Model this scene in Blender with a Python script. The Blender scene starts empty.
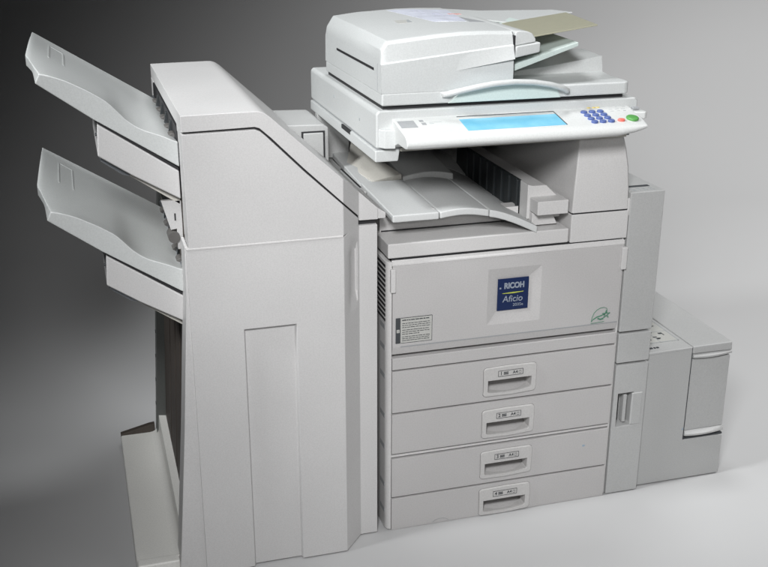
import bpy, bmesh, math, random
from mathutils import Vector, Matrix
random.seed(4)
S = bpy.context.scene
COL = S.collection

# ------------------------------------------------------------------ materials
def mat(name, col, rough=0.45, bump=0.0, var=0.045, scale=60.0, metal=0.0, spec=0.5, bscale=700.0, grain=0.05):
    m = bpy.data.materials.new(name); m.use_nodes = True
    nt = m.node_tree; b = nt.nodes['Principled BSDF']
    b.inputs['Roughness'].default_value = rough
    b.inputs['Metallic'].default_value = metal
    b.inputs['Specular IOR Level'].default_value = spec
    tc = nt.nodes.new('ShaderNodeTexCoord')
    n = nt.nodes.new('ShaderNodeTexNoise'); n.inputs['Scale'].default_value = scale / 20
    n.inputs['Detail'].default_value = 6
    nt.links.new(tc.outputs['Object'], n.inputs['Vector'])
    r = nt.nodes.new('ShaderNodeValToRGB')
    r.color_ramp.elements[0].position = 0.3; r.color_ramp.elements[1].position = 0.7
    r.color_ramp.elements[0].color = tuple(c * (1 - var) for c in col) + (1,)
    r.color_ramp.elements[1].color = tuple(min(1, c * (1 + var)) for c in col) + (1,)
    nt.links.new(n.outputs['Fac'], r.inputs['Fac'])
    g = nt.nodes.new('ShaderNodeTexNoise'); g.inputs['Scale'].default_value = 330; g.inputs['Detail'].default_value = 2
    nt.links.new(tc.outputs['Object'], g.inputs['Vector'])
    gr = nt.nodes.new('ShaderNodeMapRange'); gr.inputs['From Min'].default_value = .3; gr.inputs['From Max'].default_value = .7
    gr.inputs['To Min'].default_value = 1-grain; gr.inputs['To Max'].default_value = 1+grain
    nt.links.new(g.outputs['Fac'], gr.inputs['Value'])
    mx = nt.nodes.new('ShaderNodeVectorMath'); mx.operation = 'SCALE'
    nt.links.new(r.outputs['Color'], mx.inputs[0]); nt.links.new(gr.outputs['Result'], mx.inputs['Scale'])
    nt.links.new(mx.outputs['Vector'], b.inputs['Base Color'])
    rn = nt.nodes.new('ShaderNodeMapRange')
    rn.inputs['To Min'].default_value = max(0.02, rough - 0.06); rn.inputs['To Max'].default_value = rough + 0.06
    nt.links.new(n.outputs['Fac'], rn.inputs['Value']); nt.links.new(rn.outputs['Result'], b.inputs['Roughness'])
    if bump:
        n2 = nt.nodes.new('ShaderNodeTexNoise'); n2.inputs['Scale'].default_value = bscale
        n2.inputs['Detail'].default_value = 3
        nt.links.new(tc.outputs['Object'], n2.inputs['Vector'])
        bp = nt.nodes.new('ShaderNodeBump'); bp.inputs['Strength'].default_value = bump
        bp.inputs['Distance'].default_value = 0.0006
        nt.links.new(n2.outputs['Fac'], bp.inputs['Height'])
        nt.links.new(bp.outputs['Normal'], b.inputs['Normal'])
    return m

M = dict(
    shell=mat('warm_grey_plastic', (.582, .573, .566), .48, .25),
    panel=mat('mid_grey_plastic', (.485, .474, .469), .5, .25),
    fin=mat('finisher_plastic', (.566, .559, .554), .48, .25),
    white=mat('cool_white_plastic', (.565, .58, .575), .42, .15),
    ctrl=mat('console_white_plastic', (.62, .63, .62), .36, .1),
    tray=mat('tray_plastic', (.57, .585, .577), .3, .1),
    otray=mat('exit_tray_plastic', (.59, .60, .595), .5, .15),
    side=mat('side_grey_dimmed_plastic', (.44, .443, .438), .5, .2),  # darker grey also stands in for weaker light on the feed unit
    foot=mat('cream_foot_plastic', (.74, .735, .70), .5, .15),
    scoop=mat('green_tinted_plastic', (.58, .66, .63), .4),
    cream=mat('cream_flap_plastic', (.60, .58, .53), .5, .15),
    dark=mat('black_inner_plastic', (.018, .018, .02), .6),
    brown=mat('dark_brown_panel', (.055, .044, .036), .65, 0, .25, 30),
    rail=mat('slotted_steel_rail', (.10, .105, .10), .45, 0, .05, 40, .3),
    louver=mat('black_louver', (.02, .024, .026), .45),
    roller=mat('grey_roller_rubber', (.11, .105, .10), .5),
    metal=mat('bright_steel', (.55, .58, .62), .3, 0, .05, 40, .9),
    ink=mat('dark_ink', (.05, .055, .06), .6),
    grey_ink=mat('grey_ink', (.34, .36, .37), .6),
    red_ink=mat('red_ink', (.62, .30, .27), .6),
    grey_print=mat('pale_grey_print', (.46, .47, .55), .6),
    green_ink=mat('green_ink', (.085, .23, .15), .6),
    pale_sticker=mat('pale_sticker', (.475, .475, .45), .5),
    diagram=mat('lilac_sticker', (.58, .60, .68), .5, 0, .12, 500),
    navy=mat('navy_badge', (.006, .018, .075), .3),
    silver_ink=mat('silver_lettering', (.26, .295, .35), .4),
    yellow_ink=mat('yellow_green_line', (.45, .50, .08), .4),
    key=mat('blue_key_plastic', (.085, .13, .34), .35),
    green=mat('green_button_plastic', (.10, .33, .08), .35),
    red=mat('red_button_plastic', (.75, .18, .14), .35),
    yellow=mat('yellow_button_plastic', (.75, .60, .18), .4),
    grip=mat('handle_plastic', (.52, .51, .50), .45, .2),
    groove=mat('groove_grey', (.13, .13, .13), .6),
    smudge=mat('blue_smudge', (.30, .38, .46), .5),
    pad=mat('grey_grille_plastic', (.32, .33, .34), .5),
    backdrop=mat('grey_backdrop', (.46, .46, .46), .9, 0, .01, 12, 0, .1, 700, 0.0),
)
def smoked():
    m = bpy.data.materials.new('smoked_translucent_plastic'); m.use_nodes = True
    nt = m.node_tree; b = nt.nodes['Principled BSDF']
    n = nt.nodes.new('ShaderNodeTexNoise'); n.inputs['Scale'].default_value = 9
    r = nt.nodes.new('ShaderNodeValToRGB')
    r.color_ramp.elements[0].color = (.38, .37, .28, 1); r.color_ramp.elements[1].color = (.44, .43, .32, 1)
    nt.links.new(n.outputs['Fac'], r.inputs['Fac']); nt.links.new(r.outputs['Color'], b.inputs['Base Color'])
    b.inputs['Roughness'].default_value = .3; b.inputs['Transmission Weight'].default_value = .08
    return m
M['smoked'] = smoked()
def ribbed(m):
    """fine moulded lines running along the trays"""
    nt = m.node_tree; b = nt.nodes['Principled BSDF']
    tc = nt.nodes.new('ShaderNodeTexCoord'); w = nt.nodes.new('ShaderNodeTexWave'); w.wave_type = 'BANDS'; w.bands_direction = 'Y'
    w.inputs['Scale'].default_value = 26; w.inputs['Distortion'].default_value = .15
    nt.links.new(tc.outputs['Object'], w.inputs['Vector'])
    bp = nt.nodes.new('ShaderNodeBump'); bp.inputs['Strength'].default_value = .5; bp.inputs['Distance'].default_value = .0008
    nt.links.new(w.outputs['Fac'], bp.inputs['Height'])
    old = b.inputs['Normal'].links[0].from_socket if b.inputs['Normal'].links else None
    if old: nt.links.new(old, bp.inputs['Normal'])
    nt.links.new(bp.outputs['Normal'], b.inputs['Normal'])
ribbed(M['tray'])
def screen():
    m = bpy.data.materials.new('lit_lcd'); m.use_nodes = True
    nt = m.node_tree; b = nt.nodes['Principled BSDF']
    n = nt.nodes.new('ShaderNodeTexNoise'); n.inputs['Scale'].default_value = 22; n.inputs['Detail'].default_value = 5
    r = nt.nodes.new('ShaderNodeValToRGB')
    r.color_ramp.elements[0].position = .3; r.color_ramp.elements[1].position = .75
    r.color_ramp.elements[0].color = (.15, .52, .76, 1); r.color_ramp.elements[1].color = (.30, .68, .86, 1)
    tc = nt.nodes.new('ShaderNodeTexCoord'); nt.links.new(tc.outputs['Object'], n.inputs['Vector'])
    nt.links.new(n.outputs['Fac'], r.inputs['Fac'])
    nt.links.new(r.outputs['Color'], b.inputs['Emission Color']); b.inputs['Emission Strength'].default_value = .78
    b.inputs['Base Color'].default_value = (.05, .16, .22, 1); b.inputs['Roughness'].default_value = .15
    return m
M['screen'] = screen()

# ------------------------------------------------------------------ mesh helpers
def root(name, loc, label, cat):
    o = bpy.data.objects.new(name, None); COL.objects.link(o); o.location = loc
    o.empty_display_size = .05
    o['label'] = label; o['category'] = cat
    return o

def base_of(o):
    v = Vector((0, 0, 0))
    while o: v += o.location; o = o.parent
    return v

def bevel_bm(bm, w, seg=3, ang=28, flt=None):
    bm.normal_update()
    es = [e for e in bm.edges if len(e.link_faces) == 2 and e.calc_face_angle(0) > math.radians(ang) and (flt is None or flt(e))]
    if es and w > 0:
        bmesh.ops.bevel(bm, geom=es, offset=w, offset_type='OFFSET', segments=seg, profile=.5, affect='EDGES', clamp_overlap=True)

def mk(name, bm, m, parent=None, label=None, smooth=35):
    bmesh.ops.recalc_face_normals(bm, faces=bm.faces[:])
    if parent is not None:
        off = base_of(parent)
        bmesh.ops.translate(bm, verts=bm.verts[:], vec=-off)
    me = bpy.data.meshes.new(name); bm.to_mesh(me); bm.free()
    for p in me.polygons: p.use_smooth = True
    me.set_sharp_from_angle(angle=math.radians(smooth))
    o = bpy.data.objects.new(name, me); COL.objects.link(o)
    me.materials.append(M[m])
    wn = o.modifiers.new('weighted', 'WEIGHTED_NORMAL'); wn.keep_sharp = True; wn.weight = 80
    if parent is not None: o.parent = parent
    if label: o['label'] = label
    return o

def box_bm(x0, x1, y0, y1, z0, z1, bm=None):
    bm = bm or bmesh.new()
    v = [bm.verts.new(p) for p in ((x0,y0,z0),(x1,y0,z0),(x1,y1,z0),(x0,y1,z0),(x0,y0,z1),(x1,y0,z1),(x1,y1,z1),(x0,y1,z1))]
    for f in ((0,1,5,4),(1,2,6,5),(2,3,7,6),(3,0,4,7),(4,5,6,7),(3,2,1,0)):
        bm.faces.new([v[i] for i in f])
    return bm

def box(name, x0, x1, y0, y1, z0, z1, m, parent, bev=.0025, label=None, seg=3):
    bm = box_bm(x0, x1, y0, y1, z0, z1); bevel_bm(bm, bev, seg)
    return mk(name, bm, m, parent, label)

def prism_bm(pts, y0, y1, bm=None, axis='y'):
    bm = bm or bmesh.new()
    def P(a, b, t): return {'y': (a, t, b), 'x': (t, a, b), 'z': (a, b, t)}[axis]
    A = [bm.verts.new(P(a, b, y0)) for a, b in pts]; B = [bm.verts.new(P(a, b, y1)) for a, b in pts]
    bm.faces.new(A); bm.faces.new(B[::-1]); n = len(pts)
    for i in range(n): bm.faces.new((A[i], B[i], B[(i+1) % n], A[(i+1) % n]))
    return bm

def prism(name, pts, y0, y1, m, parent, bev=.0025, axis='y', label=None, seg=3, ang=28):
    bm = prism_bm(pts, y0, y1, None, axis); bmesh.ops.recalc_face_normals(bm, faces=bm.faces[:]); bevel_bm(bm, bev, seg, ang)
    return mk(name, bm, m, parent, label)

def solid_bm(F, B, bm=None):
    """closed solid between two equally sized grids of points"""
    bm = bm or bmesh.new()
    n, k = len(F), len(F[0])
    f = [[bm.verts.new(p) for p in r] for r in F]; b = [[bm.verts.new(p) for p in r] for r in B]
    for i in range(n-1):
        for j in range(k-1):
            bm.faces.new((f[i][j], f[i+1][j], f[i+1][j+1], f[i][j+1]))
            bm.faces.new((b[i][j+1], b[i+1][j+1], b[i+1][j], b[i][j]))
    for i in range(n-1):
        bm.faces.new((f[i][0], b[i][0], b[i+1][0], f[i+1][0])); bm.faces.new((f[i][-1], f[i+1][-1], b[i+1][-1], b[i][-1]))
    for j in range(k-1):
        bm.faces.new((f[0][j], f[0][j+1], b[0][j+1], b[0][j])); bm.faces.new((f[-1][j], b[-1][j], b[-1][j+1], f[-1][j+1]))
    bmesh.ops.recalc_face_normals(bm, faces=bm.faces[:])
    return bm

def relief(name, xs, Z, yf, yb, m, parent, bev=.0015, label=None, seg=2, smooth=35):
    """front panel: columns at xs, Z(i)-> list of z, yf(i,j)-> front y"""
    F = [[(x, yf(i, j), z) for j, z in enumerate(Z(i))] for i, x in enumerate(xs)]
    B = [[(x, yb, z) for j, z in enumerate(Z(i))] for i, x in enumerate(xs)]
    bm = solid_bm(F, B)
    for fc in bm.faces[:]:                      # mitre the sunk corners
        if len(fc.verts) != 4: continue
        ys = sorted(v.co.y for v in fc.verts)
        if ys[3]-ys[0] < .002: continue
        odd = [v for v in fc.verts if sum(abs(v.co.y-w.co.y) < 1e-5 for w in fc.verts) == 1]
        if len(odd) == 1:
            vs = list(fc.verts); k = vs.index(odd[0]); bmesh.ops.connect_verts(bm, verts=[vs[k], vs[(k+2) % 4]])
    bevel_bm(bm, bev, seg, 35)
    return mk(name, bm, m, parent, label, smooth)

def interp(x, tab):
    if x <= tab[0][0]: return tab[0][1]
    for (a, va), (b, vb) in zip(tab, tab[1:]):
        if x <= b: return va + (vb - va) * (x - a) / (b - a)
    return tab[-1][1]

def smooth_interp(x, tab):
    n = 0; acc = 0
    for d in (-.012, -.006, 0, .006, .012): acc += interp(x + d, tab); n += 1
    return acc / n

def cyl_bm(p0, p1, r, n=20, bm=None):
    bm = bm or bmesh.new()
    p0, p1 = Vector(p0), Vector(p1); d = (p1 - p0).normalized()
    a = d.orthogonal().normalized(); b = d.cross(a)
    A, B = [], []
    for i in range(n):
        t = 2*math.pi*i/n; o = (a*math.cos(t) + b*math.sin(t)) * r
        A.append(bm.verts.new(p0+o)); B.append(bm.verts.new(p1+o))
    bm.faces.new(A); bm.faces.new(B[::-1])
    for i in range(n): bm.faces.new((A[i], B[i], B[(i+1)%n], A[(i+1)%n]))
    return bm

def tube_bm(path, ry, rz, n=14, bm=None):
    """elliptical bar along a path in x"""
    bm = bm or bmesh.new(); rings = []
    for k, p in enumerate(path):
        a = Vector(path[max(0, k-1)]); b = Vector(path[min(len(path)-1, k+1)]); d = (b-a).normalized()
        up = Vector((0, 1, 0)); side = d.cross(up).normalized()
        rings.append([bm.verts.new(Vector(p) + up*ry*math.cos(2*math.pi*i/n) + side*rz*math.sin(2*math.pi*i/n)) for i in range(n)])
    for A, B in zip(rings, rings[1:]):
        for i in range(n): bm.faces.new((A[i], B[i], B[(i+1)%n], A[(i+1)%n]))
    bm.faces.new(rings[0]); bm.faces.new(rings[-1][::-1])
    return bm

def text_obj(name, body, size, loc, m, parent, rot=(math.pi/2, 0, 0), shear=0, sx=1.0, ext=.0003, bold=0.0):
    c = bpy.data.curves.new('txt', 'FONT'); c.body = body; c.size = size; c.extrude = ext; c.shear = shear; c.offset = bold
    c.align_x = 'CENTER'; c.align_y = 'CENTER'
    t = bpy.data.objects.new('txt', c); COL.objects.link(t)
    dg = bpy.context.evaluated_depsgraph_get(); me = bpy.data.meshes.new_from_object(t.evaluated_get(dg))
    bpy.data.objects.remove(t); bpy.data.curves.remove(c)
    bm = bmesh.new(); bm.from_mesh(me); bpy.data.meshes.remove(me)
    Mx = Matrix.Translation(loc) @ Matrix(((1,0,0,0),(0,1,0,0),(0,0,1,0),(0,0,0,1)))
    from mathutils import Euler
    bm.transform(Mx @ Euler(rot).to_matrix().to_4x4() @ Matrix.Diagonal((sx, 1, 1, 1)))
    return mk(name, bm, m, parent, None, 30)

def ring_plate(outer, inner, y0, y1, cx, cz, n=72):
    """plate in the xz plane with one opening; both outlines star shaped about cx,cz"""
    def cast(poly, t):
        dx, dz = math.cos(t), math.sin(t); best = None
        for (ax, az), (bx, bz) in zip(poly, poly[1:]+poly[:1]):
            ex, ez = bx-ax, bz-az; den = dx*ez - dz*ex
            if abs(den) < 1e-12: continue
            s = ((ax-cx)*ez - (az-cz)*ex)/den; u = ((ax-cx)*dz - (az-cz)*dx)/den
            if s > 0 and -1e-6 <= u <= 1+1e-6: best = s if best is None else max(best, s)
        return cx+dx*best, cz+dz*best
    angs = sorted(set([2*math.pi*i/n for i in range(n)] + [math.atan2(z-cz, x-cx) % (2*math.pi) for x, z in inner+outer]))
    bm = bmesh.new()
    L = []
    for t in angs:
        o = cast(outer, t); i = cast(inner, t)
        L.append([bm.verts.new((o[0], y1, o[1])), bm.verts.new((o[0], y0+.0012, o[1])), bm.verts.new((cx+(o[0]-cx)*.985, y0, cz+(o[1]-cz)*.975)),
                  bm.verts.new((i[0], y0, i[1])), bm.verts.new((i[0], y1, i[1]))])
    for a, b in zip(L, L[1:]+L[:1]):
        for k in range(5): bm.faces.new((a[k], b[k], b[(k+1)%5], a[(k+1)%5]))
    return bm

def arc(cx, cz, r, a0, a1, n=5):
    return [(cx + r*math.cos(math.radians(a0+(a1-a0)*i/n)), cz + r*math.sin(math.radians(a0+(a1-a0)*i/n))) for i in range(n+1)]

# ================================================================== PHOTOCOPIER
PC = root('photocopier', (.28, .3, 0), 'grey office photocopier with four paper drawers, blue touch screen and document feeder on top', 'photocopier')

# --- cabinet (dark core seen in the seams) and its shells
cab = box('cabinet', .003, .557, .078, .615, .003, .70, 'dark', PC, 0)
bm = prism_bm([(-.0125, .016), (-.0095, .007), (-.005, .002), (.0, .0005), (.0, .6), (-.0125, .6)], .003, .676, None, 'z')
bevel_bm(bm, .001, 1, 50); mk('side_panel', bm, 'shell', PC)
bm = box_bm(.5575, .5635, .004, .6, .003, .676); bevel_bm(bm, .002); mk('side_panel', bm, 'shell', PC)
# vents low on the left side panel
bm = bmesh.new()
for i in range(12):
    z = .665 - i*.0115
    box_bm(-.0128, -.0118, .012, .085, z-.0032, z+.0032, bm)
mk('side_vent', bm, 'dark', PC)
bm = bmesh.new()
bm.free()
for z in (.52, .47, .40, .30, .22, .12, .05): box('side_catch', -.0126, -.0119, .014, .05, z-.006, z+.006, 'pad', PC, 0)

# --- drawers
def drawer(z0, z1, hz, num, size):
    # hollow behind the grip opening
    xs = [.0012, .2255, .2295, .3455, .3495, .5588]
    zs = [z0, hz-.0335, hz-.0295, hz-.0175, hz+.0055, hz+.0095, z1]
    if zs[1] <= z0: zs[0] = min(z0, zs[1]-.002)
    def yf(i, j): return {2: .012, 3: .064, 4: .044}[j] if (2 <= i <= 3 and 2 <= j <= 4) else 0.0
    return relief('paper_drawer', xs, lambda i: zs, yf, .072, 'panel', PC, .0017)
def handle(d, hz, num, size):
    x0, x1 = .221, .3545
    t = hz + .036; b = hz - .0375
    outer = [(x0+.002, b+.012)] + arc(x0+.008, b+.0075, .007, 190, 255, 3) + [(.255, b+.0005), (.288, b-.0005), (.32, b+.0012)] + arc(x1-.009, b+.011, .0085, -75, -8, 3) + \
            [(x1, hz), ] + arc(x1-.008, t-.008, .008, 5, 85, 3) + [(.32, t+.0005), (.288, t+.001), (.255, t)] + arc(x0+.009, t-.009, .008, 95, 175, 3)
    inner = [(.2325, hz-.0245), (.235, hz-.0275), (.26, hz-.030), (.288, hz-.0312), (.315, hz-.0302), (.339, hz-.0265), (.3425, hz-.023), (.3425, hz+.0035), (.2325, hz+.0035)]
    bm = ring_plate(outer, inner, -.0045, .024, .288, hz-.012)
    h = mk('drawer_handle', bm, 'grip', d, None, 40)
    # groove line round the plate
    ol = [(.288+(x-.288)*1.02, hz+(z-hz)*1.036) for x, z in outer]
    bm = ring_plate(ol, outer, -.0004, .004, .288, hz-.012)
    mk('handle_groove', bm, 'groove', d)
    # size card: framed window with the marks
    L = box('size_label', .258, .3185, -.0052, -.0040, hz+.0125, hz+.0255, 'grip', d, .0004)
    bm = bmesh.new()
    for a in ((.2572, .3193, hz+.0255, hz+.0262), (.2572, .3193, hz+.0118, hz+.0125), (.2572, .2579, hz+.0118, hz+.0262), (.3186, .3193, hz+.0118, hz+.0262)):
        box_bm(a[0], a[1], -.0056, -.0046, a[2], a[3], bm)
    for k in range(3): box_bm(.2705, .2825, -.0056, -.005, hz+.0155+k*.0026, hz+.0172+k*.0026, bm)
    for a in ((.3085, .3145, hz+.0150, hz+.0157), (.3085, .3145, hz+.0213, hz+.022), (.3085, .3091, hz+.015, hz+.022), (.3139, .3145, hz+.015, hz+.022)): box_bm(a[0], a[1], -.0056, -.005, a[2], a[3], bm)
    mk('size_marks', bm, 'ink', d)
    text_obj('drawer_number', num, .0125, (.2645, -.0054, hz+.019), 'ink', d, bold=.0002)
    text_obj('paper_size', size, .0105, (.2995, -.0054, hz+.019), 'ink', d, bold=.0002)
rows = [(.3105, .4145, .3605, '1', 'A4'), (.2045, .3062, .2515, '2', 'A4'), (.0895, .1912, .1415, '3', 'A4'), (.0, .0852, .0395, '4', 'A4')]
for z0, z1, hz, num, sz in rows:
    d = drawer(z0, z1, hz, num, sz); handle(d, hz, num, sz)
box('filler_panel', .0015, .5585, .0, .027, .4186, .4472, 'panel', PC, .0015)
box('joint_strip', -.001, .5585, .002, .027, .1955, .2005, 'shell', PC, .001)
bm = prism_bm([(.489, .152), (.4935, .1495), (.498, .1515), (.497, .155), (.492, .1555)], -.0004, .001); mk('blue_smudge', bm, 'smudge', PC)
# faint arc on the lowest drawer and a small blue smudge mark are printed marks
bm = bmesh.new()
for i in range(12):
    a0 = math.radians(20+i*11.5); a1 = math.radians(20+(i+1)*11.5); r = .022
    cx, cz = .125, .0
    p = [(cx+r*math.cos(a0), cz+.55*r*math.sin(a0)), (cx+r*math.cos(a1), cz+.55*r*math.sin(a1)), (cx+(r-.0011)*math.cos(a1), cz+.55*(r-.0011)*math.sin(a1)), (cx+(r-.0011)*math.cos(a0), cz+.55*(r-.0011)*math.sin(a0))]
    prism_bm(p, -.0006, .0008, bm)
mk('pressed_mark', bm, 'pad', PC)

# --- front door with sunk badge field
dx = [.0015, .2245, .2505, .3265, .3555, .5585]
dz = [.4552, .4745, .503, .5335, .6105, .6375, .667]
def door_y(i, j):
    if j == 0: return .0045
    if i in (2, 3) and j in (3, 4): return .0070
    return 0.0
door = relief('front_door', dx, lambda i: dz, door_y, .021, 'panel', PC, .0014, None, 2, 10)
bm = prism_bm([(.02, .4738), (.556, .4738), (.556, .4762), (.02, .4762)], -.0006, .003); mk('door_crease', bm, 'pad', door)
bm = prism_bm([(-.0008, .6675), (.02, .6675), (.02, .6805), (.0075, .6800), (.0005, .6725), (-.0008, .6705)], .0, .5595, None, 'x'); mk('door_top_edge', bm, 'shell', door)
for x0, x1 in ((-.0045, .007), (.5525, .5665)):
    bm = box_bm(x0, x1, -.007, .006, .607, .661); bevel_bm(bm, .0022); mk('door_hinge', bm, 'shell', door)
badge = box('badge', .2508, .3262, .0038, .0068, .5338, .6102, 'navy', door, .0004)
text_obj('badge_lettering', 'RICOH', .0185, (.2905, .0033, .5925), 'silver_ink', door, sx=.86, bold=.0009)
text_obj('badge_lettering', 'Aficio', .0215, (.2875, .0033, .5605), 'silver_ink', door, sx=.98, shear=.12, bold=.0001)
text_obj('badge_lettering', '2035e', .0095, (.3015, .0033, .5455), 'silver_ink', door, sx=1.1)
bm = prism_bm([(.262, .5748), (.288, .5738), (.314, .5758), (.314, .5768), (.288, .5768), (.262, .5756)], .003, .004); mk('badge_line', bm, 'yellow_ink', door)
box('badge_dot', .2545, .2585, .003, .004, .5865, .590, 'silver_ink', door, 0)
# instruction sticker
box('sticker_strip', .0085, .0195, -.0010, .001, .4835, .5445, 'ink', door, .0003)
box('sticker_symbol', .0105, .0175, -.0016, .001, .5095, .5170, 'pale_sticker', door, .0003)
text_obj('sticker_sign', 'i', .0075, (.014, -.0019, .5132), 'ink', door)
box('warning_sticker', .0200, .0935, -.0009, .001, .4838, .5442, 'pale_sticker', door, .0003)
bm = bmesh.new()
for a in ((.02, .0938, .5436, .5444), (.02, .0938, .4836, .4843), (.0929, .0938, .4836, .5444)): box_bm(a[0], a[1], -.0014, .0005, a[2], a[3], bm)
rnd = random.Random(2)
z = .5385; k = 0
for (n, gap) in ((1, .0062), (3, .0048), (3, .0048), (3, .0045)):
    for q in range(n):
        x = .0235; end = .0905 - (rnd.random()*.03 if q == n-1 and n > 1 else rnd.random()*.004)
        while x < end:
            w = min(end - x, .003 + rnd.random()*.007)
            box_bm(x, x+w, -.0013, .0005, z-(.0011 if n == 1 else .00065), z+(.0011 if n == 1 else .00065), bm); x += w + .0013
        z -= gap
    z -= .0016
mk('sticker_text', bm, 'ink', door)
# green emblem: thin leaf-like loop with a star
def stroke(bm, pts, w, y0, y1):
    for (a, b), (c, e) in zip(pts, pts[1:]):
        dx_, dz_ = c-a, e-b; L = math.hypot(dx_, dz_); nx, nz = -dz_/L*w/2, dx_/L*w/2
        prism_bm([(a+nx, b+nz), (c+nx, e+nz), (c-nx, e-nz), (a-nx, b-nz)], y0, y1, bm)
bm = bmesh.new()
loop = [(.489, .481), (.4905, .492), (.495, .503), (.502, .5105), (.511, .5145), (.520, .515), (.527, .5125), (.5285, .506), (.526, .500), (.5195, .4965), (.510, .494), (.500, .4905), (.4925, .486), (.489, .4815)]
stroke(bm, loop, .0009, -.0012, .0006)
stroke(bm, [(.4935, .487), (.503, .4925), (.513, .495), (.523, .498)], .0022, -.0013, .0006)
for a in range(5):
    t = math.radians(90+72*a); u = math.radians(90+72*a+144)
    stroke(bm, [(.5265+.0105*math.cos(t), .497+.0105*math.sin(t)), (.5265+.0105*math.cos(u), .497+.0105*math.sin(u))], .0011, -.0012-.0001*a, .0006)
stroke(bm, [(.488, .4775), (.5225, .4795)], .0008, -.0012, .0006)
stroke(bm, [(.505, .489), (.512, .4855), (.52, .4875)], .0035, -.00125, .0006)
mk('green_emblem', bm, 'green_ink', door)

# --- body above the door: ledge, recess wall, pillar
bm = box_bm(-.0095, .4165, .0, .13, .6845, .7175); bevel_bm(bm, .003, 3); mk('upper_ledge', bm, 'shell', PC)
box('ledge_gap', .0, .556, .006, .1, .672, .6846, 'dark', PC, 0)
box('recess_wall', -.003, .335, .088, .125, .712, .752, 'shell', PC, .001)
bm = box_bm(.0, .33, .0868, .09, .7185, .7215); mk('recess_seam', bm, 'dark', PC)
bm = prism_bm([(.4205, .6825), (.5635, .6825), (.5635, .7485), (.4205, .7485)], -.0005, .55); bevel_bm(bm, .0022); mk('pillar_base', bm, 'shell', PC)
F, B = [], []
for z, xl, xr, y in ((.7525, .4205, .5635, -.0005), (.80, .4225, .5615, -.0005), (.85, .4255, .5565, .0005), (.89, .4285, .549, .003), (.918, .431, .5415, .005)):
    F.append([(xl, y+.004, z), (xl+.004, y, z), (xr-.006, y, z), (xr, y+.006, z)]); B.append([(xl+.012, .55, z), (xl+.014, .55, z), (xr-.006, .55, z), (xr, .55, z)])
bm = solid_bm(F, B); mk('pillar', bm, 'shell', PC, None, 50)
box('pillar_seam', .4225, .5605, .002, .54, .7478, .7532, 'dark', PC, 0)
# back wall of the exit bay, and its floor
box('bay_back_wall', -.02, .45, .55, .612, .70, .90, 'side', PC, .002)
box('bay_floor', -.002, .418, .120, .552, .70, .728, 'otray', PC, .001)
bm = prism_bm([(.0, .83), (.05, .83), (.05, .899), (.0, .899)], .540, .551); bevel_bm(bm, .002); mk('bay_wall_patch', bm, 'side', PC)

# --- exit tray: three front plates, raised rear plates
def tray_plate(name, x0, x1, y0, y1, top, th, m='otray', parent=None, nx=14, ny=6, bev=.003, back=None, lab=None):
    F, B = [], []
    for i in range(nx+1):
        x = x0+(x1-x0)*i/nx; f = []; b = []
        for j in range(ny+1):
            y = y0+(y1-y0)*j/ny; z = top(x, y); f.append((x, y, z)); b.append((x, y, z-th))
        F.append(f); B.append(b)
    bm = solid_bm(F, B); bevel_bm(bm, bev, 3, 40)
    return mk(name, bm, m, parent, lab, 40)
tr = tray_plate('exit_tray', .0, .1045, -.003, .262, lambda x, y: .782+.006*max(0, y)/.25, .0165, parent=PC, nx=4, ny=4)
def mid(x, y):
    t = (x-.107)/.113
    return .7815 + .0065*math.sin(math.pi*min(1, max(0, t))) - .004*t + .004*max(0, y)/.25
tray_plate('tray_plate', .1065, .2195, -.003, .262, mid, .0155, parent=tr)
def rt(x, y):
    t = max(0, min(1, (x-.2215)/.115)); return .777 - .047*t**1.35 + .004*max(0, y)/.25
tray_plate('tray_plate', .2215, .337, -.003, .42, rt, .0165, parent=tr)
tray_plate('tray_plate', .1065, .2335, .2645, .54, lambda x, y: .793+.0085*math.sin(math.pi*(x-.1065)/.127)+.11*(y-.2645), .026, parent=tr)
tray_plate('tray_plate', .0, .1045, .2645, .54, lambda x, y: .784+.05*(y-.2645), .016, parent=tr, nx=3, ny=3)
tray_plate('tray_plate', .236, .345, .4225, .54, lambda x, y: rt(x, y)+.02*max(0, y-.4225)/.1, .016, parent=tr)
bm = prism_bm([(.101, .7845), (.112, .7845), (.112, .7885), (.101, .7885)], .05, .062)
# small moulded arrow marks on the tray
bm2 = bmesh.new()
box_bm(.098, .1015, .02, .034, .7825, .7834, bm2); bm.free(); mk('tray_mark', bm2, 'shell', tr)
# pale flap rising from the bridge side
bm = solid_bm([[(.008, .43, .787), (.052, .54, .828)], [(.032, .262, .789), (.103, .268, .800)]],
              [[(.010, .43, .780), (.054, .54, .818)], [(.034, .262, .781), (.105, .268, .786)]])
bevel_bm(bm, .0015, 2); mk('exit_flap', bm, 'cream', PC)
# --- paper guide with black louvers
G = prism('paper_guide', [(.3315, .733), (.4135, .733), (.4135, .784), (.403, .7845), (.376, .8095), (.342, .8095), (.3315, .8135)], .046, .545, 'shell', PC, .0018)
box('guide_nose', .3375, .4125, .002, .05, .7525, .7845, 'shell', G, .002)
prism('guide_foot', [(.3375, .722), (.4, .722), (.385, .751), (.3375, .751)], .03, .06, 'shell', G, .001)
bm = box_bm(.3285, .3330, .088, .50, .730, .8145)
mk('guide_wall', bm, 'louver', G)
for k in range(8):
    y = .092+k*.046
    bm = prism_bm([(y, .732), (y+.006, .732), (y+.006, .8165), (y, .8125)], .3235, .3295, None, 'x'); bevel_bm(bm, .001); mk('louver', bm, 'louver', G)

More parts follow.
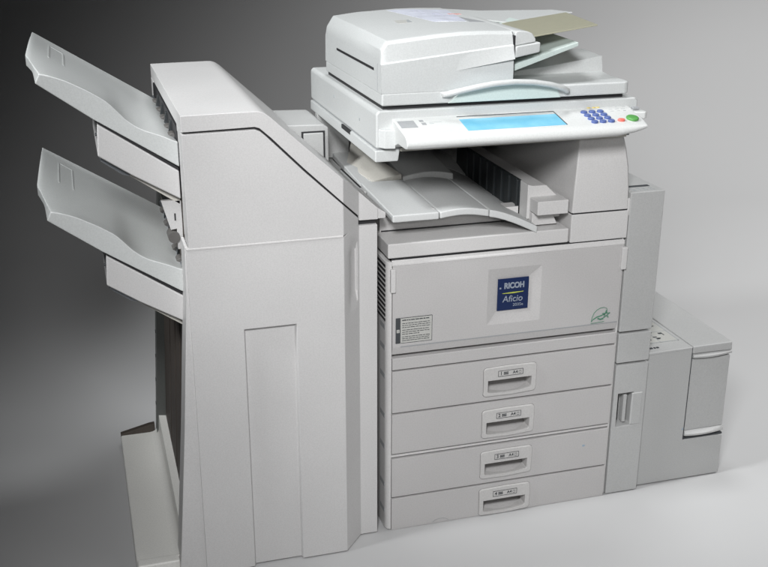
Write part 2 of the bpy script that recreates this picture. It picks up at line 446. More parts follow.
# --- scanner deck
sc = prism('scanner', [(-.036, .928), (.563, .928), (.563, 1.000), (.556, 1.0065), (-.03, 1.0065), (-.036, 1.0)], .0, .612, 'white', PC, .004)
prism('scanner_base', [(-.038, .899), (.012, .899), (.016, .924), (-.038, .924)], .0, .612, 'white', sc, .003)
box('scanner_underside', .013, .556, .02, .61, .9185, .926, 'dark', sc, .001)
box('scanner_seam', -.033, .55, .004, .605, .922, .930, 'pad', sc, 0)
box('front_rail', .0165, .5415, -.0005, .02, .9195, .9275, 'cream', sc, .001)
prism('corner_post', [(-.022, -.014), (.0, -.02), (.0, .005), (-.034, .005)], .930, .969, 'white', sc, .002, 'z')
box('scanner_latch', -.0385, -.034, .205, .285, .915, .925, 'dark', sc, .001)
for y, z in ((.13, .965), (.36, .975)): box('screw_cap', -.0368, -.0355, y-.003, y+.003, z-.003, z+.003, 'grey_ink', sc, .0005)
box('lid_gap', -.018, .530, .012, .49, 1.0062, 1.0155, 'dark', sc, 0)

# --- control console
PY = lambda y: .988 + .2*y
cp_prof = [(.012, .985), (.008, PY(.010)+.0005), (-.082, PY(-.082)), (-.094, .967), (-.101, .961), (-.103, .953), (-.099, .9465), (-.088, .9425), (-.04, .934), (.0, .929), (.012, .929)]
F = []
xs = [-.0015, .03, .1, .2, .3, .4, .47, .505, .522, .534, .540]
def shr(x):      # the right end is swept back and thinned
    return 0 if x < .45 else ((x-.45)/.09)**2
for x in xs:
    row = []
    for y, z in cp_prof:
        s = shr(x); yy = y if y > -.05 else y + .012*s
        zz = z if z > .962 else z + (.966 - z)*.55*s
        if x < .02: zz = max(zz, .9445) if y < -.03 else zz
        row.append((x, yy, zz))
    F.append(row)
bm = bmesh.new(); V = [[bm.verts.new(p) for p in r] for r in F]; n = len(cp_prof)
for a, b in zip(V, V[1:]):
    for j in range(n): bm.faces.new((a[j], b[j], b[(j+1)%n], a[(j+1)%n]))
bm.faces.new(V[0]); bm.faces.new(V[-1][::-1]); bmesh.ops.recalc_face_normals(bm, faces=bm.faces[:])
bevel_bm(bm, .002, 2, 40)
CP = mk('control_console', bm, 'ctrl', PC, None, 50)
bm = prism_bm([(.538, .008), (.569, .008), (.567, -.036), (.560, -.041), (.538, -.035)], .966, .9815, None, 'z'); bevel_bm(bm, .003); mk('console_ear', bm, 'ctrl', CP)
K = Vector((0, 1, .2)).normalized(); NRM = Vector((0, -.2, 1)).normalized()
def on_panel_box(x0, x1, y0, y1, h, sink=.001, bm=None):
    bm = bm or bmesh.new(); vs = []
    for hh in (-sink, h):
        for (x, y) in ((x0, y0), (x1, y0), (x1, y1), (x0, y1)):
            p = Vector((x, y, PY(y))) + NRM*hh; vs.append(bm.verts.new(p))
    for f in ((0,1,5,4),(1,2,6,5),(2,3,7,6),(3,0,4,7),(4,5,6,7),(3,2,1,0)): bm.faces.new([vs[i] for i in f])
    return bm
# screen with a raised frame lip so that it lies recessed
mk('touch_screen', on_panel_box(.1365, .3575, -.0785, -.0055, .0006), 'screen', CP)
bm = bmesh.new(); on_panel_box(.1365, .3575, -.0092, -.0056, .0009, bm=bm); on_panel_box(.3552, .3575, -.0785, -.0092, .0009, bm=bm); mk('screen_edge', bm, 'ink', CP)
mk('speaker_grille', on_panel_box(.004, .039, -.0485, -.0145, .0012), 'pad', CP)
mk('dial_mark', on_panel_box(.0505, .0595, -.0225, -.0135, .001), 'pad', CP)
mk('dial_mark', on_panel_box(.0515, .061, -.0385, -.0275, .001), 'pad', CP)
def button(name, x, y, rx, ry, h, m):
    bm = bmesh.new(); rings = []
    for (s, hh) in ((1.0, -.001), (1.0, h*.6), (.88, h*.95), (.45, h)):
        rings.append([bm.verts.new(Vector((x+rx*s*math.cos(t), y+ry*s*math.sin(t), PY(y+ry*s*math.sin(t)))) + NRM*hh) for t in [2*math.pi*i/20 for i in range(20)]])
    for A, B in zip(rings, rings[1:]):
        for i in range(20): bm.faces.new((A[i], A[(i+1)%20], B[(i+1)%20], B[i]))
    bm.faces.new(rings[-1]); bm.faces.new(rings[0][::-1])
    return mk(name, bm, m, CP, None, 50)
for r_ in range(4):
    for c_ in range(3): button('number_key', .421+.0193*c_, -.0235-.0174*r_, .0078, .0062, .0042, 'key')
button('stop_button', .4845, -.0735, .0085, .006, .0035, 'red')
button('start_button', .5145, -.066, .0135, .0135, .004, 'green')
for x in (.4435, .4560, .4655): button('yellow_key', x, .0005, .0045, .0036, .002, 'yellow')
def dash(x, y, w, hgt): mk('console_print', on_panel_box(x, x+w, y, y+hgt, .0006), 'grey_ink', CP)
for x, w in ((.372, .014), (.392, .012), (.41, .018), (.481, .012), (.497, .015), (.52, .012)):
    dash(x, .0035, w, .0012); dash(x+.003, -.0035, w*.6, .0012)
for x in (.485, .5, .515): dash(x, -.014, .009, .0012); dash(x, -.024, .007, .0012)
for x, y, w in ((.004, .001, .016), (.066, .004, .016), (.066, -.004, .012), (.07, -.016, .018), (.07, -.028, .026), (.068, -.034, .01)): dash(x, y, w, .0013)
bm = bmesh.new(); on_panel_box(.542, .556, -.02, -.010, .0026, bm=bm); mk('power_switch', bm, 'pad', CP)

# --- document feeder
F, B = [], []
DF = prism('document_feeder', [(-.024, .0), (.530, .0), (.5375, .004), (.541, .012), (.541, .49), (-.024, .49)], 1.0152, 1.0415, 'white', PC, .004, 'z')
def hood_z(x): return interp(x, [(-.03, 1.143), (.09, 1.155), (.17, 1.160), (.27, 1.157), (.35, 1.150)])
def hood_b(x): return interp(x, [(-.03, 1.146), (.03, 1.155), (.17, 1.163), (.287, 1.160), (.463, 1.147)])
F, B = [], []
for x, l in ((-.025, 0), (-.021, .55), (-.008, 1), (.05, 1), (.1, 1), (.15, 1), (.2, 1), (.241, 1), (.2635, 1)):
    z2 = interp(x, [(-.03, 1.099), (.236, 1.126), (.3, 1.131)]); zt = hood_z(x); zb = hood_b(x)
    if l < 1: zt = 1.107 + (zt-1.107)*(.0 if l == 0 else .55); zb = 1.107 + (zb-1.107)*(0 if l == 0 else .55)
    row = [(x, .001, 1.041), (x, .0, 1.072), (x, .002, z2-.0005), (x, .006, z2+.002), (x, .013, zt-.008), (x, .02, zt-.0015), (x, .03, zt), (x, .16, (zt*2+zb)/3+.0005), (x, .32, (zt+2*zb)/3+.0005), (x, .47, zb), (x, .486, zb-.006), (x, .489, 1.041)]
    F.append(row); B.append([(x, .1+.002*k, 1.041) for k in range(len(row))])
bm = bmesh.new(); V = [[bm.verts.new(p) for p in r] for r in F]
for a, b in zip(V, V[1:]):
    for j in range(len(a)-1): bm.faces.new((a[j], b[j], b[j+1], a[j+1]))
bm.faces.new(V[0]); bm.faces.new(V[-1][::-1])
for a, b in zip(V, V[1:]): bm.faces.new((a[0], a[-1], b[-1], b[0]))
bmesh.ops.recalc_face_normals(bm, faces=bm.faces[:])
hood = mk('feeder_hood', bm, 'white', DF, None, 24)
# undercut lip across the hood front, growing to the right
F, B = [], []
for k in range(9):
    t = k/8; x = .105+.157*t; zb = interp(x, [(.105, 1.0745), (.262, 1.1005)]); zt = interp(x, [(-.03, 1.099), (.236, 1.126), (.3, 1.131)]); o = .0003+.0105*t
    o = .0135*t-.003; F.append([(x, .004, zb+.001), (x, -o, zb+.0015), (x, -.5*o+.0012, (zb+zt)/2), (x, .0026-.0012*t, zt-.0008)]); B.append([(x, .006, zb+.002), (x, .007, zb+.003), (x, .006, (zb+zt)/2), (x, .006, zt-.002)])
bm = solid_bm(F, B); mk('hood_lip', bm, 'white', DF, None, 30)
def hood_top(x, y):
    a, b = hood_z(x), hood_b(x); return interp(y, [(.03, a), (.16, (2*a+b)/3+.0005), (.32, (a+2*b)/3+.0005), (.47, b)])
def drape(name, quad, m, h=.0006, n=6):
    """thin label lying on the hood: quad = four (x, y) corners"""
    F, B = [], []
    for i in range(n+1):
        f, b = [], []
        for j in range(n+1):
            u, v = i/n, j/n
            x = (quad[0][0]*(1-u)+quad[1][0]*u)*(1-v)+(quad[3][0]*(1-u)+quad[2][0]*u)*v
            y = (quad[0][1]*(1-u)+quad[1][1]*u)*(1-v)+(quad[3][1]*(1-u)+quad[2][1]*u)*v
            z = hood_top(x, y); f.append((x, y, z+h)); b.append((x, y, z-.004))
        F.append(f); B.append(b)
    return mk(name, solid_bm(F, B), m, DF)
bm = bmesh.new(); box_bm(-.0262, -.0235, .055, .37, 1.0815, 1.0865, bm)
mk('side_slit', bm, 'dark', DF)
bm = bmesh.new(); box_bm(-.0256, -.0235, .0265, .0285, 1.0435, 1.099, bm); mk('side_seam', bm, 'pad', DF)
# finger recess and printed diagrams on the hood top
drape('finger_recess', [(.075, .21), (.108, .205), (.112, .255), (.08, .26)], 'pale_sticker', .0003)
drape('finger_notch', [(.097, .212), (.1075, .207), (.1115, .253), (.1055, .249)], 'grey_ink', .0006)
drape('hood_sticker', [(.150, .185), (.222, .175), (.262, .42), (.12, .45)], 'diagram', .0005)
drape('hood_sticker', [(.226, .165), (.262, .16), (.262, .163), (.236, .27)], 'pad', .0005, 4)
rnd = random.Random(11)
for i in range(14):
    x = .165+rnd.random()*.06; y = .22+rnd.random()*.18; w = .006+rnd.random()*.016
    drape('sticker_print', [(x, y), (x+w, y), (x+w, y+.004), (x, y+.004)], 'grey_print', .0009, 2)
for i in range(4):
    x = .232+i*.008; drape('sticker_print', [(x, .315+.01*(i % 2)), (x+.006, .315), (x+.006, .33), (x, .33)], 'red_ink', .0009, 2)
# right part of the cover and the rounded bump
bm = solid_bm([[(.2665, .0, 1.102), (.2665, -.002, 1.126)], [(.323, .002, 1.112), (.323, .0, 1.133)]], [[(.2665, .46, 1.102), (.2665, .46, 1.126)], [(.323, .46, 1.112), (.323, .46, 1.133)]])
bevel_bm(bm, .003, 3); mk('side_cover', bm, 'white', DF)
prism('cover_gap', [(.2630, 1.045), (.2668, 1.045), (.2668, 1.148), (.2630, 1.148)], .004, .45, 'dark', DF, 0)
prism('cover_bump', [(.2668, 1.126), (.314, 1.133), (.314, 1.140), (.306, 1.151), (.294, 1.1555), (.276, 1.1575), (.2668, 1.1555)], .006, .30, 'white', DF, .003)
# raised original tray: white plate at the back, smoked plate in front
bm = solid_bm([[(.262, .30, 1.156), (.262, .486, 1.158)], [(.375, .290, 1.142), (.375, .486, 1.150)], [(.535, .290, 1.1615), (.535, .40, 1.156)]],
              [[(.262, .30, 1.152), (.262, .486, 1.154)], [(.375, .290, 1.138), (.375, .486, 1.146)], [(.535, .290, 1.1575), (.535, .40, 1.152)]])
bevel_bm(bm, .0015, 2); mk('original_tray', bm, 'white', DF, None, 40)
bm = solid_bm([[(.31, .045, 1.1385), (.35, .288, 1.1405)], [(.474, .042, 1.1605), (.516, .286, 1.1615)]], [[(.31, .045, 1.1355), (.35, .288, 1.1375)], [(.474, .042, 1.1575), (.516, .286, 1.1585)]])
bevel_bm(bm, .001, 2); mk('smoked_plate', bm, 'smoked', DF)
bm = solid_bm([[(.30, .10, 1.045), (.30, .10, 1.135)], [(.40, .22, 1.10), (.40, .22, 1.146)]], [[(.30, .40, 1.045), (.30, .40, 1.135)], [(.40, .40, 1.10), (.40, .40, 1.146)]])
mk('tray_web', bm, 'scoop', DF)
bm = solid_bm([[(.268, .02, 1.085), (.268, .30, 1.085)], [(.425, .03, 1.126), (.445, .27, 1.126)]], [[(.268, .02, 1.070), (.268, .30, 1.070)], [(.425, .03, 1.1175), (.445, .27, 1.1175)]])
bevel_bm(bm, .0015, 2); mk('exit_guide', bm, 'scoop', DF)
bm = solid_bm([[(.27, .09, 1.0405), (.27, .13, 1.0435), (.27, .135, 1.048), (.27, .40, 1.048)], [(.40, .09, 1.0405), (.40, .128, 1.0435), (.40, .134, 1.060), (.40, .33, 1.072)], [(.541, .09, 1.0405), (.541, .13, 1.044), (.541, .138, 1.078), (.541, .235, 1.0825)]],
              [[(.27, .09, 1.036), (.27, .13, 1.036), (.27, .135, 1.036), (.27, .40, 1.036)], [(.40, .09, 1.036), (.40, .128, 1.036), (.40, .134, 1.036), (.40, .33, 1.036)], [(.541, .09, 1.036), (.541, .13, 1.036), (.541, .138, 1.036), (.541, .235, 1.036)]])
bevel_bm(bm, .0015, 2); mk('exit_ramp', bm, 'white', DF, None, 25)
# arched lifting handle and the tinted hollow behind it
hp = [(.104, .001, 1.0325), (.114, -.012, 1.0365), (.135, -.020, 1.0425), (.17, -.025, 1.0495), (.21, -.027, 1.0555), (.255, -.027, 1.0575), (.30, -.026, 1.0545), (.34, -.024, 1.0475), (.37, -.019, 1.0385), (.386, -.011, 1.0305), (.391, .001, 1.0285)]
pts = []
for a, b in zip(hp, hp[1:]):
    for k in range(3): pts.append(tuple(a[i]+(b[i]-a[i])*k/3 for i in range(3)))
pts.append(hp[-1])
bm = tube_bm(pts, .0075, .0062); mk('lift_handle', bm, 'white', DF, None, 60)
bm = prism_bm([(.118, 1.0155), (.375, 1.0155), (.365, 1.035), (.32, 1.0475), (.255, 1.0525), (.19, 1.049), (.145, 1.037)], -.0035, .004); bevel_bm(bm, .002); mk('handle_hollow', bm, 'scoop', DF)

# --- side cover (paper transport) standing on the right
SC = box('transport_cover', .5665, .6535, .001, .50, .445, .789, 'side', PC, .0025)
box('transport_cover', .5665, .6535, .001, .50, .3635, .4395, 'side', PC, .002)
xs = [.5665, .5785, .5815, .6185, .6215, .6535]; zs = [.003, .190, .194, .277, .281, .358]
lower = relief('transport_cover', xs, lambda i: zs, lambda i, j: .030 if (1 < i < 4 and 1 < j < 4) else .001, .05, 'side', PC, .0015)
box('transport_core', .568, .652, .052, .495, .003, .44, 'dark', PC, 0)
box('side_grip', .6165, .6445, -.0012, .006, .1925, .2785, 'side', lower, .002)
prism('grip_lever', [(.600, .012), (.607, .008), (.608, .028), (.600, .028)], .197, .272, 'side', lower, .001, 'z')
box('grip_slot', .5905, .5955, .026, .0305, .196, .272, 'dark', lower, .0005)
box('top_slot', .578, .637, .042, .055, .7885, .7897, 'ink', SC, 0)
bm = bmesh.new(); rnd = random.Random(8)
for x in (.578, .593, .608, .624):
    for q in range(3): box_bm(x+rnd.random()*.003, x+.004+rnd.random()*.006, .014+.007*q, .0165+.007*q, .7885, .7897, bm)
for q in range(4): box_bm(.59, .602+.01*rnd.random(), .10+.03*q, .104+.03*q, .7885, .7897, bm)
mk('top_print', bm, 'grey_ink', SC)
prism('cover_hinge', [(.560, .003), (.567, .003), (.567, .04), (.560, .04)], .735, .775, 'shell', SC, .001, 'z')

# ================================================================== LARGE PAPER TRAY UNIT
LT = root('paper_feed_unit', (.78, .3, 0), 'low grey paper supply cabinet with a ledged side door, standing beside the tall transport column', 'paper cabinet')
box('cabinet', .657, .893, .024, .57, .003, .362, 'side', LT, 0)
prism('front_panel', [(.6565, .003), (.900, .003), (.8995, .1155), (.783, .1165), (.783, .3715), (.6565, .3685)], .015, .03, 'side', LT, .002)  # dimmer light on this front is put into the darker grey
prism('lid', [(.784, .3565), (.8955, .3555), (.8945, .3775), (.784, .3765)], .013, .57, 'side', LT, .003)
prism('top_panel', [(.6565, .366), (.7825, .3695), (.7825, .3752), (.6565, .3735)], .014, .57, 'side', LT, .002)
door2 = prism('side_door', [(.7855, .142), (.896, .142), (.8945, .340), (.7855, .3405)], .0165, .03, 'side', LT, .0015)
for (za, zb) in ((.3445, .3550), (.1275, .1415)):
    F, B = [], []
    for i in range(9):
        t = i/8; x = .7852+(.111 if za > .2 else .1125)*t; bul = .009*math.sin(math.pi*(.15+.85*t))
        F.append([(x, .014-bul, za+.002), (x, .013-bul*.9, za+.0065), (x, .0155, zb)]); B.append([(x, .03, za), (x, .03, za+.0065), (x, .03, zb)])
    bm = solid_bm(F, B); mk('door_ledge', bm, 'side', door2, None, 50)
bm = bmesh.new()
box_bm(.7832, .7850, .016, .028, .1165, .372, bm); box_bm(.785, .899, .017, .028, .1167, .1205, bm)
mk('door_seam', bm, 'ink', LT)
bm = prism_bm([(.7765, .147), (.780, .1445), (.7815, .148), (.779, .152)], .0146, .016); mk('blue_smudge', bm, 'smudge', LT)
# instruction label with pictograms on the top
st = prism('instruction_label', [(.668, .062), (.772, .062), (.772, .26), (.668, .26)], .3735, .3758, 'pale_sticker', LT, .0003, 'z')
bm = bmesh.new(); rnd = random.Random(21)
for a in ((.668, .772, .062, .0645), (.668, .772, .2575, .26), (.668, .67, .062, .26), (.77, .772, .062, .26), (.72, .7215, .062, .26), (.668, .772, .125, .127)): box_bm(a[0], a[1], a[2], a[3], .3755, .3761, bm)
mk('label_lines', bm, 'grey_ink', LT)
bm = bmesh.new()
for i in range(46):
    x = .674+rnd.random()*.088; y = .072+rnd.random()*.178; w = .002+rnd.random()*.009; h = .002+rnd.random()*.007
    box_bm(x, min(.769, x+w), y, y+h, .3756, .3763, bm)
for x, w in ((.675, .008), (.687, .004), (.694, .006)): box_bm(x, x+w, .034, .040, .3742, .3757, bm)
mk('label_print', bm, 'ink', LT)

# ================================================================== FINISHER
FN = root('finisher', (-.24, .3, 0), 'tall grey finisher with a sloped top and two stacked exit trays, standing beside the copier', 'finisher')
# core body
core = [(-.430, .003), (-.430, 1.02), (-.292, 1.02), (-.262, 1.008), (-.12, .875), (-.085, .842), (-.085, .003)]
prism('body', core, .004, .625, 'fin', FN, 0)
YF = [( -.121, -.055), (-.074, 0.0)]
def yfr(x): return interp(x, [(-.5, -.055), (-.121, -.055), (-.074, 0.0), (0, 0.0)])
# top cover, full depth
st_ = [(-.437, .9965, 1.0285), (-.36, .998, 1.0295), (-.296, .9995, 1.030), (-.287, .9965, 1.0295), (-.2775, .988, 1.0265), (-.266, .9775, 1.0185), (-.2, .910, .957), (-.121, .8335, .884), (-.0748, .787, .8405), (-.0738, .7765, .8395), (-.032, .7762, .801)]
F, B = [], []
for x, lo, hi in st_:
    F.append([(x, yfr(x), lo), (x, yfr(x), hi)]); B.append([(x, .634, lo), (x, .634, hi)])
bm = solid_bm(F, B); bevel_bm(bm, .0028, 3, 40)
mk('top_cover', bm, 'fin', FN, None, 32)
# black gap behind the cover line
gap = [(-.434, .988), (-.434, 1.0), (-.296, 1.003), (-.27, .985), (-.121, .838), (-.0735, .792), (-.036, .781), (-.036, .768), (-.076, .768), (-.077, .776), (-.125, .823), (-.277, .975), (-.297, .990)]
F = []; bm = bmesh.new()
for poly_x in [(-.434, -.296), (-.296, -.275), (-.275, -.121), (-.121, -.074), (-.074, -.036)]:
    a, b = poly_x
    za = interp(a, [(-.437, .9945), (-.296, .9965), (-.275, .983), (-.121, .8325), (-.074, .7845), (-.03, .774)]); zb = interp(b, [(-.437, .9945), (-.296, .9965), (-.275, .983), (-.121, .8325), (-.074, .7845), (-.03, .774)])
    if a == -.074: za = .7745
    solid_bm([[(a, yfr(a)+.009, za-.010), (a, yfr(a)+.009, za+.010)], [(b, yfr(b)+.009, zb-.010), (b, yfr(b)+.009, zb+.010)]], [[(a, .03, za-.010), (a, .03, za+.010)], [(b, .03, zb-.010), (b, .03, zb+.010)]], bm)
mk('cover_gap', bm, 'dark', FN)
# upper front panel
st2 = [(-.437, .7640, .9925), (-.296, .7640, .9945), (-.286, .7640, .9905), (-.275, .7640, .981), (-.2, .7640, .9045), (-.121, .7640, .829), (-.0755, .7640, .7825)]
F = [[(x, yfr(x), lo), (x, yfr(x), hi)] for x, lo, hi in st2]; B = [[(x, .012, lo), (x, .012, hi)] for x, lo, hi in st2]
bm = solid_bm(F, B); bevel_bm(bm, .0016, 2, 40); mk('upper_front_panel', bm, 'fin', FN)
# flared front-left upright: body flank beside the door
pts = [(-.438, .7675), (-.438, .66), (-.438, .003), (-.502, .003), (-.496, .06), (-.470, .36), (-.4475, .66), (-.4445, .7675)]
prism('front_upright', pts, -.0495, .02, 'fin', FN, .002)
# lower door with the sunk panel and grip groove on its chamfer
xs = [-.4425, -.335, -.332, -.2275, -.2245, -.121, -.1045, -.1005, -.0825, -.0785, -.074, -.0335]
zs = [.003, .0045, .5765, .580, .600, .622, .715, .733, .7605]
def ldy(i, j):
    y = yfr(xs[i])
    if i in (2, 3) and j in (0, 1, 2): y += .010
    if i in (7, 8) and j in (5, 6): y += .013
    return y
lz = lambda i: [z if j < 8 else (.7605 if xs[i] <= -.11 else .7655) for j, z in enumerate(zs)]
relief('lower_door', xs, lz, ldy, .02, 'fin', FN, .0014)
bm = box_bm(-.4425, -.1215, -.0560, -.04, .7600, .7650); bevel_bm(bm, .0014, 2); mk('door_top_lip', bm, 'shell', FN)
# left face: dark panel, slotted rail, blackened exit slots with rollers
bm = solid_bm([[(-.472, .03, .045), (-.472, .565, .045)], [(-.443, .03, .60), (-.443, .565, .60)], [(-.437, .03, .84), (-.437, .565, .84)]], [[(-.43, .03, .045), (-.43, .565, .045)], [(-.428, .03, .60), (-.428, .565, .60)], [(-.428, .03, .84), (-.428, .565, .84)]])
mk('inner_side_panel', bm, 'brown', FN)
for y, w in ((.10, .012), (.16, .010), (.27, .014), (.40, .010)):
    bm = solid_bm([[(-.4705, y, .10), (-.4705, y+w, .10)], [(-.4445, y, .60), (-.4445, y+w, .60)]], [[(-.46, y, .10), (-.46, y+w, .10)], [(-.44, y, .60), (-.44, y+w, .60)]]); mk('panel_rib', bm, 'brown', FN)
bm = solid_bm([[(-.498, .565, .02), (-.496, .628, .02)], [(-.470, .565, .45), (-.468, .628, .45)], [(-.445, .565, .72), (-.444, .628, .72)]], [[(-.43, .565, .02), (-.43, .628, .02)], [(-.43, .565, .45), (-.43, .628, .45)], [(-.43, .565, .72), (-.43, .628, .72)]])
rl = mk('slotted_rail', bm, 'rail', FN)
bm = bmesh.new()
for z in (.12, .19, .26, .33, .40):
    x = -.498+.028*(z-.02)/.43; cyl_bm((x-.0008, .595, z), (x+.02, .595, z), .005, 12, bm)
mk('rail_hole', bm, 'dark', FN)
for zt in (.93, .665):
    box('exit_slot_shade', -.4385, -.425, .03, .575, zt, zt+.062, 'dark', FN, .001)  # proud black block, the hollow's shade is put into its colour
    bm = cyl_bm((-.4415, .04, zt+.030), (-.4415, .56, zt+.030), .0035, 12); mk('roller_shaft', bm, 'metal', FN)
    for y in (.07, .15, .25, .34, .45):
        bm = cyl_bm((-.4425, y, zt+.030), (-.4425, y+.03, zt+.030), .0105, 22); bevel_bm(bm, .002, 2, 50); mk('exit_roller', bm, 'roller', FN)
    for y in (.115, .21, .305, .41):
        prism('paper_lever', [(-.455, zt+.010), (-.438, zt+.02), (-.436, zt+.058), (-.442, zt+.058), (-.447, zt+.03)], y, y+.008, 'louver', FN, .001)
box('slot_post', -.4375, -.42, .578, .634, .92, .9965, 'fin', FN, .002)
box('slot_post', -.4362, -.42, -.0515, .028, .77, .984, 'fin', FN, .001)
box('slot_post', -.4372, -.42, -.035, .028, .984, .9975, 'fin', FN, .001)
prism('exit_bracket', [(-.478, .842), (-.438, .842), (-.438, .738), (-.450, .738), (-.450, .782), (-.462, .780)], .03, .042, 'fin', FN, .001)
prism('exit_bracket', [(-.474, .846), (-.438, .846), (-.438, .75), (-.455, .76)], .20, .215, 'rail', FN, .001)
bm = bmesh.new(); box_bm(-.4535, -.4505, .029, .031, .80, .815, bm); mk('bracket_slot', bm, 'dark', FN)
bm = cyl_bm((-.457, .022, .766), (-.457, .06, .766), .012, 20); mk('exit_roller', bm, 'roller', FN)
# trays
rim = [(-.700, 1.1095), (-.682, 1.109), (-.640, 1.095), (-.594, 1.070), (-.558, 1.045), (-.544, 1.024), (-.525, 1.006), (-.507, .994), (-.463, .977), (-.4385, .964)]
backl = [(-.703, 1.130), (-.4385, .963)]
bot = [(-.705, 1.101), (-.693, 1.0975), (-.589, 1.018), (-.4385, .915)]
def ztop(x, y):
    t = (y-.010)/.49; s_ = min(1, max(0, t)/.7)**.6; z = smooth_interp(x, rim)*(1-s_)+interp(x, backl)*s_
    return z - .0035*min(1, max(0, t)/.10)*min(1, (1-t)/.10)*min(1, max(0, x+.70)/.06)
def make_tray(dz, dx):
    nx, ny = 44, 22; F, B = [], []
    for i in range(nx+1):
        f, b = [], []
        for j in range(ny+1):
            t = j/ny; y = .010 + .49*t
            # left end is cut back at the front and back corners
            xl = interp(y, [(.010, -.684), (.17, -.711), (.5, -.703)])
            x = xl + (-.4385 - xl)*(i/nx)
            z = ztop(x, y)
            zr = smooth_interp(x, rim); zb = interp(x, backl)
            zbm = interp(x, bot); zbm = zbm*(1-t) + (zbm+(zb-zr if zb < zr else .0)*.6)*t
            f.append((x+dx, y, z+dz)); b.append((x+dx-.009*(1-i/nx)*max(0, 1-t*6), y, min(z-.004, zbm)+dz))
        F.append(f); B.append(b)
    bm = solid_bm(F, B); bevel_bm(bm, .0022, 3, 50)
    t = mk('output_tray', bm, 'tray', FN, None, 30)
    # moulded outline near the outer end, lying on the surface
    for (xa, ya, xb, yb_) in ((-.668, .25, -.668, .43), (-.668, .43, -.640, .43), (-.640, .25, -.640, .43)):
        F, B = [], []
        for k in range(7):
            u_ = k/6; x = xa+(xb-xa)*u_; y = ya+(yb_-ya)*u_; wx, wy = (.0012, 0) if xa == xb else (0, .0016)
            F.append([(x-wx+dx, y-wy, ztop(x-wx, y-wy)+dz+.0009), (x+wx+dx, y+wy, ztop(x+wx, y+wy)+dz+.0009)]); B.append([(x-wx+dx, y-wy, ztop(x, y)+dz-.002), (x+wx+dx, y+wy, ztop(x, y)+dz-.002)])
        mk('tray_outline', solid_bm(F, B), 'tray', t)
    # support bracket below
    pr = [(-.5885+dx, 1.009+dz), (-.4395+dx, .906+dz), (-.4395+dx, .848+dz), (-.53+dx, .903+dz), (-.5925+dx, .9455+dz)]
    sp = prism('tray_support', pr, .012, .30, 'fin', t, .003)
    prism('support_skirt', [(-.5925+.06+dx, .904+dz), (-.4395+dx, .846+dz), (-.4395+dx, .832+dz), (-.535+dx, .899+dz)], .03, .28, 'cream', t, .001)
    prism('support_foot', [(-.588+dx, .944+dz), (-.535+dx, .908+dz), (-.535+dx, .898+dz), (-.548+dx, .902+dz), (-.588+dx, .932+dz)], .03, .06, 'metal', t, .001)
    prism('tray_gap', [(-.587+dx, 1.0145+dz), (-.4395+dx, .9125+dz), (-.4395+dx, .905+dz), (-.587+dx, 1.007+dz)], .016, .295, 'dark', t, 0)
    bm = cyl_bm((-.5935+dx, .03, .985+dz), (-.5905+dx, .03, .985+dz), .003, 12); mk('support_screw', bm, 'ink', t)
make_tray(0, 0); make_tray(-.2655, -.006)
# foot plate
ft = prism('foot_plate', [(-.592, -.035), (-.455, -.035), (-.455, .60), (-.592, .60)], .003, .036, 'foot', FN, .004, 'z')
box('foot_front', -.590, -.4985, -.0405, -.012, .003, .0415, 'foot', ft, .004)
F, B = [], []
for i in range(13):
    y = -.02+.61*i/12
    row = []
    for k in range(7):
        a = math.radians(90*k/6); row.append((-.513+.022*math.sin(a)+.0, y, .0365+.022*(1-math.cos(a))))
    row.append((-.4885, y, .085+.012*(i/12))); F.append(row); B.append([(-.46, y, p[2]-.004) for p in row])
bm = solid_bm(F, B); mk('foot_wall', bm, 'foot', ft, None, 50)
prism('foot_back_edge', [(-.592, .003), (-.50, .003), (-.50, .060), (-.515, .058), (-.592, .040)], .59, .606, 'brown', ft, .001)
# rear housing with hatch, between the sloped top and the copier
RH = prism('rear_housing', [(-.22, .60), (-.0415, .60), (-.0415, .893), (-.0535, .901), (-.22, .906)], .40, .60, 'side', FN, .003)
box('hatch_gap', -.109, -.051, .3985, .41, .70, .8865, 'dark', RH, 0)
box('hatch', -.1045, -.0555, .394, .41, .70, .8825, 'side', RH, .002)
# bridge between both machines
BR = prism('transfer_bridge', [(-.0315, .70), (-.0145, .70), (-.0145, .775), (-.0315, .775)], .16, .55, 'side', FN, .002)
prism('bridge_top', [(-.0385, .773), (-.002, .773), (-.002, .7825), (-.0385, .7835)], .20, .555, 'side', FN, .0015)
box('bridge_slot', -.0085, -.0045, .235, .42, .781, .784, 'dark', FN, 0)
prism('bridge_wall', [(-.038, .785), (.045, .785), (.045, .900), (-.038, .90)], .535, .56, 'side', FN, .002)
prism('latch_block', [(-.031, .776), (-.0135, .776), (-.0135, .7885), (-.031, .800)], .004, .19, 'fin', FN, .002)

# ================================================================== SETTING
bm = bmesh.new()
prof = [(-6, 0), (2.3, 0)] + [(2.3+3.2*math.sin(math.radians(a)), 3.2-3.2*math.cos(math.radians(a))) for a in range(2, 91, 2)] + [(5.5, 6)]
A = [bm.verts.new((-9, y, z)) for y, z in prof]; Bv = [bm.verts.new((11, y, z)) for y, z in prof]
for i in range(len(prof)-1): bm.faces.new((A[i], Bv[i], Bv[i+1], A[i+1]))
bd = mk('backdrop', bm, 'backdrop', None, None, 60)
bd['kind'] = 'structure'; bd['label'] = 'plain grey seamless studio backdrop and floor'; bd['category'] = 'backdrop'

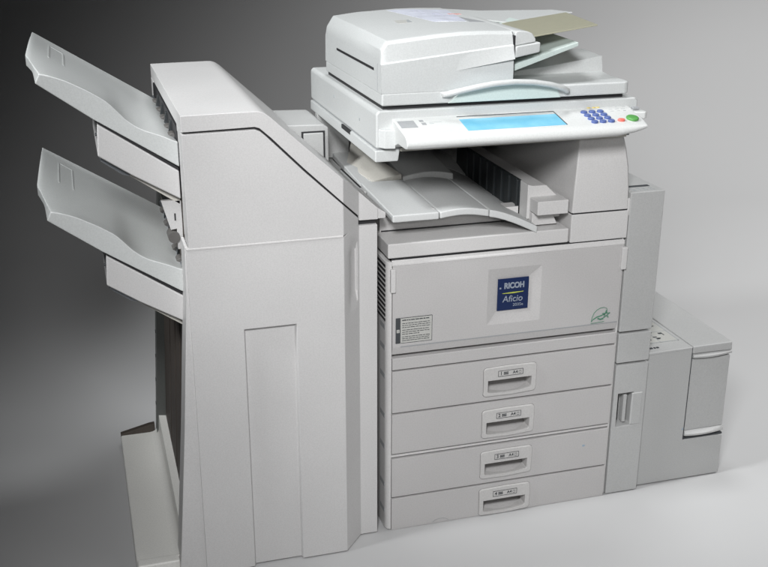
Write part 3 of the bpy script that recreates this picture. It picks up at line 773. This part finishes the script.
# ================================================================== LIGHT
W = bpy.data.worlds.new('World'); S.world = W; W.use_nodes = True
W.node_tree.nodes['Background'].inputs['Color'].default_value = (.9, .95, 1, 1)
W.node_tree.nodes['Background'].inputs['Strength'].default_value = 0.01
def aim(o, p, t):
    o.location = p; o.rotation_euler = (Vector(t)-Vector(p)).to_track_quat('-Z', 'Y').to_euler()
def spot(name, p, t, power, size, blend, radius, col=(1, 1, 1)):
    l = bpy.data.lights.new(name, 'SPOT'); l.energy = power; l.spot_size = math.radians(size); l.spot_blend = blend
    l.shadow_soft_size = radius; l.color = col
    o = bpy.data.objects.new(name, l); COL.objects.link(o); aim(o, p, t); return o
def area(name, p, t, power, sx, sy, col=(1, 1, 1), spread=180):
    l = bpy.data.lights.new(name, 'AREA'); l.shape = 'RECTANGLE'; l.size = sx; l.size_y = sy; l.energy = power; l.color = col
    l.spread = math.radians(spread)
    o = bpy.data.objects.new(name, l); COL.objects.link(o); aim(o, p, t); return o
spot('key_lamp', (-2.05, -.3, 2.72), (.0, .6, 1.24), 262, 50, .4, .22, (.97, .99, 1))
spot('front_lamp', (-.72, -1.9, 1.98), (.25, -.47, .84), 212, 84, .98, .22, (.985, .99, 1))
spot('added_bay_fill', (-.5, -2.12, 1.53), (.2, 0, .85), 30, 40, .8, .08, (1, .99, .98))  # added weak lamp near the camera, lifts the dark exit bay
spot('added_backdrop_fill', (4.14, .02, 5.05), (5.23, 1.7, -1.03), 1430, 116, .82, .5)  # added lamp, grades the backdrop from dark left to light right
spot('added_floor_fill', (2.98, -2.18, 2.68), (1.9, -1.0, .3), 95, 75, .9, .8, (1, .985, .98))  # added lamp, brightens the floor in front and to the right
spot('ceiling_lamp', (.5, .7, 4.4), (.35, .2, 1.0), 215, 45, .6, .5, (.97, .99, 1))

# ================================================================== CAMERA
cam = bpy.data.cameras.new('camera'); cam.sensor_width = 36; cam.sensor_fit = 'HORIZONTAL'; cam.lens = 36*1048.176/768
co = bpy.data.objects.new('camera', cam); COL.objects.link(co)
pit, yaw, rol = 0.35310452, 0.28711427, 0.00212256
f = Vector((math.sin(yaw)*math.cos(pit), math.cos(yaw)*math.cos(pit), -math.sin(pit)))
r = Vector((math.cos(yaw), -math.sin(yaw), 0)); u = r.cross(f)
r2 = r*math.cos(rol) + u*math.sin(rol); u2 = u*math.cos(rol) - r*math.sin(rol)
R3 = Matrix((r2, u2, -f)).transposed()
co.matrix_world = Matrix.Translation((-0.62353467, -2.04901335, 1.41709329)) @ R3.to_4x4()
cam.clip_end = 100; cam.clip_start = .05
S.camera = co
S.view_settings.view_transform = 'Standard'; S.view_settings.look = 'None'; S.view_settings.exposure = 0; S.view_settings.gamma = 1
S.render.engine = 'CYCLES'
S.cycles.use_denoising = True
